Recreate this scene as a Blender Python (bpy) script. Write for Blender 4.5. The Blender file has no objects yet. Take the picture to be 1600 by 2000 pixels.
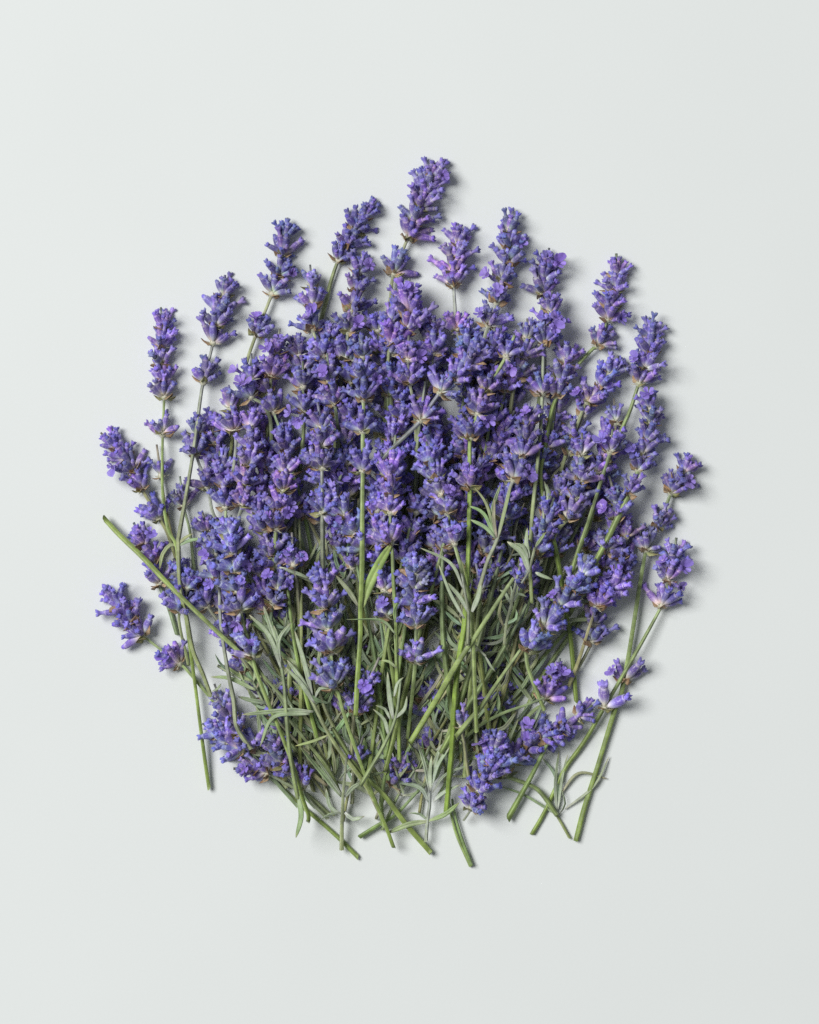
import bpy, math, random
import numpy as np
from mathutils import Vector, Matrix

# ------------------------------------------------------------------ camera, light, exposure
PX = 0.0002                      # metres per photograph pixel at the table (the frame is 0.32 x 0.40 m)
CAM_H = 5600.0                   # camera height, in the same pixels
SC = bpy.context.scene
COL = SC.collection

cam_data = bpy.data.cameras.new("camera")
cam = bpy.data.objects.new("camera", cam_data)
COL.objects.link(cam)
cam.location = (0, 0, CAM_H * PX)
cam_data.sensor_fit = 'VERTICAL'
cam_data.sensor_height = 24.0
cam_data.lens = 24.0 * CAM_H / 2000.0
cam_data.clip_start = 0.01
cam_data.clip_end = 50
SC.camera = cam

world = bpy.data.worlds.new("World")
SC.world = world
world.use_nodes = True
bg = world.node_tree.nodes["Background"]
bg.inputs[0].default_value = (0.93, 0.97, 1.0, 1)
bg.inputs[1].default_value = 0.175


def area_lamp(name, loc, aim, size, power, color):
    d = bpy.data.lights.new(name, 'AREA')
    d.shape = 'DISK'
    d.size = size
    d.energy = power
    d.color = color
    o = bpy.data.objects.new(name, d)
    COL.objects.link(o)
    o.location = loc
    o.rotation_euler = (Vector(aim) - Vector(loc)).to_track_quat('-Z', 'Y').to_euler()
    return o


area_lamp("key_softbox", (-3.15, 1.6, 4.45), (0.0, 0.0, 0.0), 3.2, 366.0, (1.0, 0.985, 0.975))

SC.view_settings.view_transform = 'Standard'
SC.view_settings.look = 'None'
SC.view_settings.exposure = 0.0
SC.view_settings.gamma = 1.0
SC.render.filter_size = 1.1
SC.cycles.use_denoising = False
SC.cycles.max_bounces = 6
SC.cycles.diffuse_bounces = 3

rng = random.Random(20240611)
R = rng.random
U = rng.uniform


# ------------------------------------------------------------------ materials
class NT:
    def __init__(self, name):
        self.m = bpy.data.materials.new(name)
        self.m.use_nodes = True
        self.t = self.m.node_tree
        self.p = self.t.nodes["Principled BSDF"]

    def n(self, kind, **kw):
        x = self.t.nodes.new(kind)
        for k, v in kw.items():
            setattr(x, k, v)
        return x

    def l(self, a, b):
        self.t.links.new(a, b)

    def attr(self, name):
        x = self.n('ShaderNodeAttribute')
        x.attribute_name = name
        return x.outputs['Fac']

    def ramp(self, fac, stops):
        r = self.n('ShaderNodeValToRGB')
        e = r.color_ramp.elements
        while len(e) < len(stops):
            e.new(0.5)
        for el, (pos, c) in zip(e, stops):
            el.position = pos
            el.color = (c[0], c[1], c[2], 1)
        self.l(fac, r.inputs[0])
        return r.outputs[0]

    def noise(self, scale, detail=2.0, coord='Object'):
        tc = self.n('ShaderNodeTexCoord')
        x = self.n('ShaderNodeTexNoise')
        x.inputs['Scale'].default_value = scale
        x.inputs['Detail'].default_value = detail
        self.l(tc.outputs[coord], x.inputs['Vector'])
        return x.outputs['Fac']

    def mix(self, a, b, fac, mode='MIX'):
        x = self.n('ShaderNodeMix', data_type='RGBA', blend_type=mode)
        for s, v in ((x.inputs[0], fac), (x.inputs[6], a), (x.inputs[7], b)):
            if isinstance(v, (int, float)):
                s.default_value = v
            elif isinstance(v, tuple):
                s.default_value = (*v, 1)
            else:
                self.l(v, s)
        return x.outputs[2]

    def maprange(self, v, a, b, c, d):
        x = self.n('ShaderNodeMapRange')
        self.l(v, x.inputs[0])
        for i, q in enumerate((a, b, c, d)):
            x.inputs[1 + i].default_value = q
        return x.outputs[0]

    def bump(self, h, strength, dist):
        b = self.n('ShaderNodeBump')
        b.inputs['Strength'].default_value = strength
        b.inputs['Distance'].default_value = dist
        self.l(h, b.inputs['Height'])
        self.l(b.outputs[0], self.p.inputs['Normal'])

    def obj_color(self):
        return self.n('ShaderNodeObjectInfo').outputs['Color']

    def obj_random(self):
        return self.n('ShaderNodeObjectInfo').outputs['Random']


def mat_bud():
    k = NT("lavender_bud")
    base = k.ramp(k.attr("along"), [
        (0.00, (0.74, 0.72, 0.56)), (0.13, (0.70, 0.67, 0.63)), (0.22, (0.36, 0.34, 0.54)),
        (0.31, (0.175, 0.126, 0.405)), (0.43, (0.122, 0.086, 0.365)), (0.495, (0.52, 0.47, 0.64)),
        (0.52, (0.40, 0.34, 0.76)), (0.70, (0.245, 0.190, 0.66)), (1.00, (0.195, 0.175, 0.63))])
    # pale hairs lie along the furrows of the calyx, with loose patches of down
    rib = k.attr("rib")
    hair = k.noise(2600.0, 3.0)
    hairm = k.maprange(hair, 0.52, 0.70, 0.0, 1.0)
    m = k.n('ShaderNodeMath', operation='MULTIPLY')
    k.l(rib, m.inputs[0]); k.l(hairm, m.inputs[1])
    c = k.mix(base, (0.52, 0.47, 0.62), m.outputs[0])
    c = k.mix(c, k.maprange(rib, 0.28, 1.0, 0.96, 1.2), 1.0, 'MULTIPLY')
    big = k.maprange(k.noise(420.0, 2.0), 0.45, 0.7, 0.0, 0.42)
    c = k.mix(c, (0.42, 0.40, 0.58), big)
    c = k.mix(c, k.obj_color(), 1.0, 'MULTIPLY')
    rv = k.n('ShaderNodeHueSaturation')
    k.l(k.maprange(k.obj_random(), 0, 1, 0.484, 0.512), rv.inputs['Hue'])
    k.l(k.maprange(k.obj_random(), 0, 1, 0.74, 1.28), rv.inputs['Value'])
    k.l(c, rv.inputs['Color'])
    k.l(rv.outputs[0], k.p.inputs['Base Color'])
    k.p.inputs['Roughness'].default_value = 0.58
    k.p.inputs['Specular IOR Level'].default_value = 0.35
    k.p.inputs['Sheen Weight'].default_value = 0.35
    k.p.inputs['Sheen Roughness'].default_value = 0.45
    k.p.inputs['Sheen Tint'].default_value = (0.86, 0.84, 1.0, 1)
    k.bump(hair, 0.35, 0.0004)
    return k.m


def mat_petal():
    k = NT("lavender_petal")
    c = k.ramp(k.attr("along"), [
        (0.0, (0.45, 0.38, 0.60)), (0.25, (0.30, 0.22, 0.66)), (0.5, (0.205, 0.14, 0.55)),
        (0.56, (0.13, 0.07, 0.36)), (0.66, (0.225, 0.155, 0.56)), (1.0, (0.295, 0.225, 0.67))])
    v = k.maprange(k.noise(1500.0, 2.0), 0.35, 0.65, 0.86, 1.08)
    c = k.mix(c, v, 1.0, 'MULTIPLY')
    c = k.mix(c, k.obj_color(), 1.0, 'MULTIPLY')
    k.l(c, k.p.inputs['Base Color'])
    k.p.inputs['Roughness'].default_value = 0.5
    k.p.inputs['Sheen Weight'].default_value = 0.2
    k.p.inputs['Subsurface Weight'].default_value = 0.0
    k.bump(k.noise(2500.0, 2.0), 0.25, 0.0003)
    return k.m


def mat_bract():
    k = NT("dry_bract")
    c = k.ramp(k.attr("along"), [(0.0, (0.42, 0.36, 0.24)), (0.35, (0.40, 0.27, 0.15)), (0.8, (0.30, 0.17, 0.085)), (1.0, (0.15, 0.08, 0.05))])
    c = k.mix(c, (0.55, 0.45, 0.30), k.maprange(k.noise(1400.0, 3.0), 0.45, 0.7, 0.0, 0.7))
    c = k.mix(c, k.obj_color(), 1.0, 'MULTIPLY')
    k.l(c, k.p.inputs['Base Color'])
    k.p.inputs['Roughness'].default_value = 0.55
    k.bump(k.noise(1900.0, 2.0), 0.4, 0.0004)
    return k.m


def mat_node():
    k = NT("whorl_node")
    c = k.ramp(k.noise(1500.0, 3.0), [(0.3, (0.30, 0.32, 0.20)), (0.55, (0.55, 0.54, 0.42)), (0.75, (0.70, 0.66, 0.58))])
    k.l(c, k.p.inputs['Base Color'])
    k.p.inputs['Roughness'].default_value = 0.75
    k.p.inputs['Sheen Weight'].default_value = 0.3
    return k.m


def mat_stem():
    k = NT("lavender_stem")
    up = k.attr("along")                     # 0 at the tip of the spike, 1 at the cut end
    c = k.ramp(up, [(0.0, (0.34, 0.33, 0.40)), (0.22, (0.42, 0.455, 0.33)), (0.5, (0.35, 0.405, 0.205)),
                    (0.8, (0.335, 0.395, 0.14)), (1.0, (0.315, 0.385, 0.11))])
    tc = k.n('ShaderNodeTexCoord')
    down = k.noise(1800.0, 3.0)
    c = k.mix(c, (0.50, 0.53, 0.43), k.maprange(down, 0.5, 0.75, 0.0, 0.5))
    c = k.mix(c, (0.15, 0.21, 0.05), k.maprange(k.attr("rib"), 0.0, 1.0, 0.62, 0.0))
    patch = k.maprange(k.noise(190.0, 3.0), 0.36, 0.66, 0.60, 1.2)
    c = k.mix(c, patch, 1.0, 'MULTIPLY')
    c = k.mix(c, k.obj_color(), 1.0, 'MULTIPLY')
    k.l(c, k.p.inputs['Base Color'])
    k.p.inputs['Roughness'].default_value = 0.5
    k.p.inputs['Sheen Weight'].default_value = 0.22
    k.bump(down, 0.3, 0.0004)
    return k.m


def mat_leaf():
    k = NT("lavender_leaf")
    c = k.ramp(k.attr("along"), [(0.0, (0.45, 0.49, 0.34)), (0.3, (0.305, 0.39, 0.205)), (0.85, (0.28, 0.37, 0.165)), (1.0, (0.40, 0.39, 0.19))])
    c = k.mix(c, (0.45, 0.49, 0.35), k.maprange(k.attr("rib"), 0.5, 1.0, 0.0, 0.55))
    down = k.noise(1700.0, 3.0)
    c = k.mix(c, (0.48, 0.52, 0.43), k.maprange(down, 0.5, 0.76, 0.0, 0.5))
    patch = k.maprange(k.noise(200.0, 2.0), 0.35, 0.7, 0.72, 1.15)
    c = k.mix(c, patch, 1.0, 'MULTIPLY')
    c = k.mix(c, k.obj_color(), 1.0, 'MULTIPLY')
    k.l(c, k.p.inputs['Base Color'])
    k.p.inputs['Roughness'].default_value = 0.55
    k.p.inputs['Sheen Weight'].default_value = 0.25
    k.bump(down, 0.3, 0.0004)
    return k.m


def mat_table():
    k = NT("pale_card")
    f = k.noise(900.0, 4.0)
    cloud = k.noise(9.0, 3.0)
    c = k.mix((0.752, 0.790, 0.776), (0.768, 0.804, 0.791), f)
    c = k.mix(c, k.maprange(cloud, 0.3, 0.7, 0.988, 1.008), 1.0, 'MULTIPLY')
    k.l(c, k.p.inputs['Base Color'])
    k.p.inputs['Roughness'].default_value = 0.85
    k.p.inputs['Specular IOR Level'].default_value = 0.2
    k.bump(f, 0.05, 0.0002)
    return k.m


M_BUD, M_PETAL, M_BRACT, M_NODE = mat_bud(), mat_petal(), mat_bract(), mat_node()
M_STEM, M_LEAF, M_TABLE = mat_stem(), mat_leaf(), mat_table()


# ------------------------------------------------------------------ mesh helpers
def mk_mesh(name, v, f, mat, attrs=None, smooth=True):
    me = bpy.data.meshes.new(name)
    me.from_pydata([tuple(p) for p in v], [], f)
    if smooth:
        me.polygons.foreach_set('use_smooth', [True] * len(me.polygons))
    for k, vals in (attrs or {}).items():
        a = me.attributes.new(k, 'FLOAT', 'POINT')
        a.data.foreach_set('value', np.asarray(vals, dtype=np.float32))
    me.materials.append(mat)
    me.update()
    return me


def link(name, data, parent=None, mtx=None, color=None):
    o = bpy.data.objects.new(name, data)
    COL.objects.link(o)
    if parent is not None:
        o.parent = parent
    if mtx is not None:
        o.matrix_basis = mtx
    if color is not None:
        o.color = (*color, 1)
    return o


def grid_faces(nr, ns, off=0, close=True):
    f = []
    m = ns if close else ns - 1
    for i in range(nr - 1):
        for j in range(m):
            a = off + i * ns + j
            b = off + i * ns + (j + 1) % ns
            f.append((a, b, b + ns, a + ns))
    return f


# ---- one calyx with the corolla that pokes out of it; +Z is its axis, 1 unit = 1 photo pixel before PX
def bud_mesh(seed, kind):
    r = random.Random(seed)
    Lc = r.uniform(22, 31)
    W = r.uniform(5.5, 7.2)
    ns = 12
    v, al, rb = [], [], []
    bend = r.uniform(-0.16, 0.16)
    rot = r.uniform(0, 6.28)
    prof = [(0.0, .30), (.10, .46), (.28, .80), (.50, .98), (.70, 1.0), (.88, .88), (1.0, .74)]
    lob = r.uniform(0, 6.28)
    for t, q in prof:
        z = t * Lc
        cx = bend * Lc * t * t
        for j in range(ns):
            a = rot + 2 * math.pi * j / ns
            ridge = 1.0 if j % 2 == 0 else 0.87
            rad = W * q * ridge
            zz = z + (1.6 if (t == 1.0 and j % 4 == 0) else 0) + (-.8 if (t == 1.0 and j % 2) else 0)
            v.append((cx + rad * math.cos(a), rad * math.sin(a), zz))
            al.append(t * 0.49)
            rb.append(0.28 if j % 2 == 0 else 1.0)
    f = grid_faces(len(prof), ns)
    b0 = len(v); v.append((0, 0, -0.6)); al.append(0); rb.append(0)
    f += [(b0, (j + 1) % ns, j) for j in range(ns)]
    top0 = (len(prof) - 1) * ns
    cx = bend * Lc
    # corolla
    if kind == 'closed':
        pr = [(0.0, 3.9, .505), (2.0, 4.2, .56), (4.5, 3.6, .75), (6.2, 1.8, 1.0)]
    elif kind == 'short':
        h = r.uniform(5.5, 8.5)
        pr = [(0.0, 3.6, .505), (h * .30, 3.5, .55), (h * .60, 4.7, .72), (h * .95, 5.0, .9), (h * 1.12, 3.4, 1.0)]
    else:
        h = r.uniform(11, 16)
        pr = [(0.0, 3.1, .505), (h * .35, 2.9, .55), (h * .62, 3.7, .66), (h * .82, 5.4, .85), (h * .98, 5.8, .95), (h * 1.06, 3.9, 1.0)]
    tip_bend = r.uniform(-.22, .22)
    nl = r.choice((4, 5, 5))
    c0 = len(v)
    n2 = 12
    for i, (z, rad, u) in enumerate(pr):
        amt = (0.34 if kind != 'closed' else .2) * max(0.0, (i - 1)) / (len(pr) - 2)
        for j in range(n2):
            a = 2 * math.pi * j / n2
            rr = rad * (1 + amt * math.cos(nl * a + lob) + amt * r.uniform(-.45, .45))
            zz = Lc - 1.2 + z + (amt * 7.0 * math.cos(nl * a + lob) if i >= len(pr) - 2 else 0) + amt * r.uniform(-1.5, 1.5)
            v.append((cx + 2 * bend * z * .5 + tip_bend * z + rr * math.cos(a), rr * math.sin(a), zz))
            al.append(u); rb.append(0.12)
    f += grid_faces(len(pr), n2, c0)
    e = len(v)
    z = pr[-1][0]
    v.append((cx + bend * z + tip_bend * z, 0, Lc - 1.2 + z - (1.2 if kind != 'closed' else -.8)))
    al.append(1.0 if kind == 'closed' else .8); rb.append(0)
    lr = c0 + (len(pr) - 1) * n2
    f += [(lr + j, lr + (j + 1) % n2, e) for j in range(n2)]
    v = [tuple(c * PX for c in p) for p in v]
    return mk_mesh("bud", v, f, M_BUD, {"along": al, "rib": rb})


BUDS = ([bud_mesh(i, 'closed') for i in range(6)] + [bud_mesh(20 + i, 'short') for i in range(9)]
        + [bud_mesh(40 + i, 'long') for i in range(7)])


# ---- an open two-lipped flower: calyx, tube and five spreading lobes
def flower_mesh(seed):
    r = random.Random(seed)
    v, al, f = [], [], []
    ns = 10
    H = r.uniform(25, 31)
    pr = [(12, 3.2, .0), (18, 3.4, .2), (H - 4, 4.0, .4), (H, 5.6, .5)]
    for z, rad, u in pr:
        for j in range(ns):
            a = 2 * math.pi * j / ns
            v.append((rad * math.cos(a), rad * math.sin(a), z)); al.append(u)
    f += grid_faces(len(pr), ns)
    c = len(v); v.append((0, 0, H - 5)); al.append(.56)
    lr = (len(pr) - 1) * ns
    f += [(lr + j, lr + (j + 1) % ns, c) for j in range(ns)]
    # lobes: two large upper ones, three small lower ones
    for ang, L, Wd in ((62, 15, 8.5), (118, 15, 8.5), (195, 10, 5.4), (270, 11, 6.0), (345, 10, 5.4)):
        a = math.radians(ang + r.uniform(-8, 8))
        L *= r.uniform(.78, 1.02); Wd *= r.uniform(.92, 1.12)
        d = Vector((math.cos(a), math.sin(a), 0)); s = Vector((-d.y, d.x, 0))
        tilt = r.uniform(.35, 1.05)
        curl = r.uniform(-.5, .25)
        b = len(v)
        nu, nv = 6, 7
        for i in range(nu):
            t = i / (nu - 1)
            w = Wd * (0.38 + 0.62 * math.sin(math.pi * min(1, t * .62 + .02))) * (1.0 if t < .7 else math.sqrt(max(0.02, 1 - ((t - .7) / .31) ** 2)))
            for j in range(nv):
                q = j / (nv - 1) * 2 - 1
                p = d * (4.0 + L * t) + s * (w * q)
                z = H - 0.6 + L * t * tilt + curl * L * t * t + 1.6 * q * q * (1 - t * .4) + r.uniform(-.35, .35) + .9 * math.sin(5 * q + ang) * t
                v.append((p.x, p.y, z)); al.append(.62 + .38 * t)
        f += grid_faces(nu, nv, b, close=False)
    v = [tuple(c * PX for c in p) for p in v]
    return mk_mesh("open_flower", v, f, M_PETAL, {"along": al})


def calyx_mesh(seed):
    r = random.Random(seed)
    v, al, rb = [], [], []
    ns = 12
    Lc = 24
    prof = [(0.0, .30), (.10, .46), (.28, .80), (.50, .98), (.70, 1.0), (.9, .86), (1.0, .78), (.97, .55)]
    for t, q in prof:
        for j in range(ns):
            a = 2 * math.pi * j / ns
            rad = 5.9 * q * (1 if j % 2 == 0 else .87)
            v.append((rad * math.cos(a), rad * math.sin(a), t * Lc)); al.append(t * .49); rb.append(.28 if j % 2 == 0 else 1)
    f = grid_faces(len(prof), ns)
    v = [tuple(c * PX for c in p) for p in v]
    return mk_mesh("calyx", v, f, M_BUD, {"along": al, "rib": rb})


FLOWERS = [flower_mesh(i) for i in range(7)]
CALYX = calyx_mesh(3)


# ---- papery diamond bract, folded along its midrib
def bract_mesh(seed):
    r = random.Random(seed)
    L = r.uniform(17, 25); W = r.uniform(6.5, 9.5)
    up, al = [], []
    nu, nv = 7, 5
    curl = r.uniform(-.35, .5)
    for i in range(nu):
        t = i / (nu - 1)
        w = W * (0.35 + 2.4 * t) * (1 if t < .3 else 0) if t < .3 else W * 1.05 * (1 - ((t - .3) / .7) ** 1.35)
        for j in range(nv):
            q = j / (nv - 1) * 2 - 1
            up.append((w * q, -abs(q) * w * .45 + curl * L * t * t * .5 + r.uniform(-.4, .4), L * t)); al.append(t)
    n = len(up)
    v = up + [(x * .96, y - 0.7, z) for x, y, z in up]
    f = grid_faces(nu, nv, 0, False) + [tuple(reversed(q)) for q in grid_faces(nu, nv, n, False)]
    ring = [i * nv for i in range(nu)]
    ring2 = [i * nv + nv - 1 for i in range(nu)]
    for a, b in zip(ring, ring[1:]):
        f.append((a, b, b + n, a + n))
    for a, b in zip(ring2, ring2[1:]):
        f.append((a + n, b + n, b, a))
    v = [tuple(c * PX for c in p) for p in v]
    return mk_mesh("bract", v, f, M_BRACT, {"along": al + al})


BRACTS = [bract_mesh(i) for i in range(6)]


# ---- the swollen, hairy node every whorl grows from, with its short stalks
def node_mesh(seed):
    r = random.Random(seed)
    v, f = [], []
    ns = 10
    pr = [(-5, 3.4), (-2, 5.0), (1, 6.4), (4, 6.0), (8, 4.0), (11, 2.5)]
    for z, rad in pr:
        for j in range(ns):
            a = 2 * math.pi * j / ns
            q = rad * (1 + .16 * math.cos(2 * a) + r.uniform(-.08, .08))
            v.append((q * math.cos(a), q * math.sin(a), z))
    f += grid_faces(len(pr), ns)
    f.append(tuple(range(ns))[::-1]); f.append(tuple(range((len(pr) - 1) * ns, len(pr) * ns)))
    for k in range(9):                                  # stalks and stiff bristles
        a = r.uniform(0, 6.28); tl = r.uniform(.5, 1.9)
        d = Vector((math.cos(a) * math.sin(tl), math.sin(a) * math.sin(tl), math.cos(tl)))
        s = d.orthogonal().normalized(); s2 = d.cross(s)
        L = r.uniform(9, 17); w = r.uniform(.7, 1.5)
        b = len(v)
        for t, q in ((0, 1), (.6, .8), (1, .25)):
            for j in range(4):
                an = math.pi / 2 * j
                p = d * (2 + L * t) + (s * math.cos(an) + s2 * math.sin(an)) * w * q
                v.append(tuple(p))
        f += grid_faces(3, 4, b); f.append((b + 8, b + 9, b + 10, b + 11))
    v = [tuple(c * PX for c in p) for p in v]
    return mk_mesh("flower_whorl", v, f, M_NODE)


NODES = [node_mesh(i) for i in range(5)]


# ------------------------------------------------------------------ laying things on the heap
CELL = 5
GX, GY = 1700 // CELL, 2100 // CELL
HM = np.zeros((GY, GX), dtype=np.float32)          # height of the heap so far, photo pixels


def spline(pts, step=9.0):
    p = np.array(pts, dtype=float)
    if len(p) == 2:
        n = max(3, int(np.linalg.norm(p[1] - p[0]) / step))
        return p[0] + (p[1] - p[0]) * np.linspace(0, 1, n)[:, None]
    ext = np.vstack([2 * p[0] - p[1], p, 2 * p[-1] - p[-2]])
    out = []
    for i in range(1, len(ext) - 2):
        p0, p1, p2, p3 = ext[i - 1:i + 3]
        n = max(2, int(np.linalg.norm(p2 - p1) / step))
        t = np.linspace(0, 1, n, endpoint=False)[:, None]
        out.append(0.5 * ((2 * p1) + (p2 - p0) * t + (2 * p0 - 5 * p1 + 4 * p2 - p3) * t ** 2 + (3 * p1 - p0 - 3 * p2 + p3) * t ** 3))
    out.append(p[-1:])
    return np.vstack(out)


def smooth1(a, sig):
    n = int(sig * 3)
    if n < 1 or len(a) < 3:
        return a
    k = np.exp(-0.5 * (np.arange(-n, n + 1) / sig) ** 2); k /= k.sum()
    pad = np.concatenate([np.full(n, a[0]), a, np.full(n, a[-1])])
    return np.convolve(pad, k, 'valid')


def sample_h(pts, rad):
    """how high the heap stands under a strip of half-width rad: between its mean and its peak"""
    k = max(1, int(rad / CELL))
    out = np.empty(len(pts))
    for i, (x, y) in enumerate(pts):
        cx, cy = int(x / CELL), int(y / CELL)
        w = HM[max(0, cy - k):cy + k + 1, max(0, cx - k):cx + k + 1]
        out[i] = 0.45 * w.mean() + 0.55 * w.max() if w.size else 0
    return out


def stamp(pts, z, rad):
    rad = np.broadcast_to(rad, (len(pts),))
    for (x, y), zz, r in zip(pts, z, rad):
        k = int(r / CELL) + 1
        cx, cy = int(x / CELL), int(y / CELL)
        for j in range(max(0, cy - k), min(GY, cy + k + 1)):
            for i in range(max(0, cx - k), min(GX, cx + k + 1)):
                d2 = ((i + .5) * CELL - x) ** 2 + ((j + .5) * CELL - y) ** 2
                if d2 < r * r:
                    h = zz + 0.62 * math.sqrt(r * r - d2)
                    if h > HM[j, i]:
                        HM[j, i] = h


def W3(x, y, z):
    """photo pixel + height -> metres; a thing standing at height z shows at (x, y) in the photograph"""
    s = (CAM_H - z) / CAM_H
    return Vector(((x - 800) * s * PX, (1000 - y) * s * PX, z * PX))


def tangent_frames(P):
    n = len(P)
    T = np.gradient(P, axis=0)
    T /= np.linalg.norm(T, axis=1)[:, None] + 1e-12
    S = np.cross(T, np.array([0, 0, 1.0]))
    ln = np.linalg.norm(S, axis=1)[:, None]
    S = np.where(ln > 1e-6, S / np.maximum(ln, 1e-9), np.array([1.0, 0, 0]))
    return T, S, np.cross(S, T)


def tube_mesh(name, P, rad, mat, twist=0.0, phase=0.0, v0=0.0, v1=1.0):
    """a square-ribbed stalk through the points P (metres) with the radii rad"""
    n, ns = len(P), 12
    T, S, Up = tangent_frames(P)
    al, rb = [], []
    V = np.empty((n * ns, 3))
    for j in range(ns):
        a = 2 * math.pi * j / ns + phase
        k = 1 + .15 * math.cos(4 * (2 * math.pi * j / ns)) + (.035 if j % 2 else -.02)
        aa = a + twist * np.linspace(0, 1, n)
        V[j::ns] = P + (S * np.cos(aa)[:, None] + Up * np.sin(aa)[:, None]) * (rad * k)[:, None]
    sl = U(-1.3, 1.3)
    for j in range(ns):                                  # cut on the slant
        V[(n - 1) * ns + j] += T[-1] * (rad[-1] * (sl * math.cos(2 * math.pi * j / ns) + U(-.25, .25)))
    t = np.linspace(v0, v1, n)
    al = np.repeat(t, ns)
    rb = np.tile([0.5 + .5 * math.cos(4 * 2 * math.pi * j / ns) for j in range(ns)], n)
    f = grid_faces(n, ns)
    f.append(tuple(range(ns)))
    f.append(tuple(reversed(range((n - 1) * ns, n * ns))))
    return mk_mesh(name, V, f, mat, {"along": al, "rib": rb})


def leaf_mesh(P, width, blunt=.5):
    """narrow leaf with rolled edges and a grooved midrib; P in metres from base to tip"""
    n = len(P)
    T, S, Up = tangent_frames(P)
    t = np.linspace(0, 1, n)
    w = .74 * width * PX * np.minimum(1, .42 + 2.2 * t) * np.power(np.clip(1 - np.power(t, 5.0), 0.0, 1), .6)
    w = np.maximum(w, width * PX * .10)
    rl = (U(-.7, .7) + U(-.9, .9) * t) * (1 if width < 9 else .15)
    S, Up = S * np.cos(rl)[:, None] + Up * np.sin(rl)[:, None], Up * np.cos(rl)[:, None] - S * np.sin(rl)[:, None]
    cs = [(-1.0, -.10, .2), (-.86, .16, .3), (-.45, .20, .2), (-.12, .06, .8), (0, .02, 1.0), (.12, .06, .8), (.45, .20, .2), (.86, .16, .3), (1.0, -.10, .2),
          (.7, -.30, .5), (.2, -.22, .9), (-.2, -.22, .9), (-.7, -.30, .5)]
    ns = len(cs)
    V = np.empty((n * ns, 3))
    for j, (a, b, _) in enumerate(cs):
        V[j::ns] = P + S * (w * a)[:, None] + Up * (w * b)[:, None]
    f = grid_faces(n, ns)
    f = [tuple(reversed(q)) for q in f]
    f.append(tuple(range(ns))); f.append(tuple(reversed(range((n - 1) * ns, n * ns))))
    return mk_mesh("leaf", V, f, M_LEAF, {"along": np.repeat(t, ns), "rib": np.tile([c[2] for c in cs], n)})


def tag(o, label, cat, group=None):
    o["label"] = label
    o["category"] = cat
    if group:
        o["group"] = group


def to_world(pts, z):
    return np.array([W3(x, y, zz) for (x, y), zz in zip(pts, z)])


# ------------------------------------------------------------------ one sprig
def lay_leaf(root, pts, width, color, z0=None, lift=6.0, droop=.5):
    """a leaf from its base to its tip, over whatever lies under it"""
    q = spline(pts, 8.0)
    h = sample_h(q, 8) + 3.0
    if z0 is not None:
        t = np.linspace(0, 1, len(q))
        z = np.maximum(h, z0 + lift * np.sin(t * 2.4) - 12 * t * t * droop)
        z = z0 * np.clip(1 - t * 3, 0, 1) + z * np.clip(t * 3, 0, 1)
    else:
        z = h
    z = np.maximum(smooth1(z, 3.0), 3.0)
    stamp(q, z, width * .7)
    P = to_world(q, z) - np.array(root.location)
    return link("leaf", leaf_mesh(P, width * .5), root, None, color)


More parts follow.
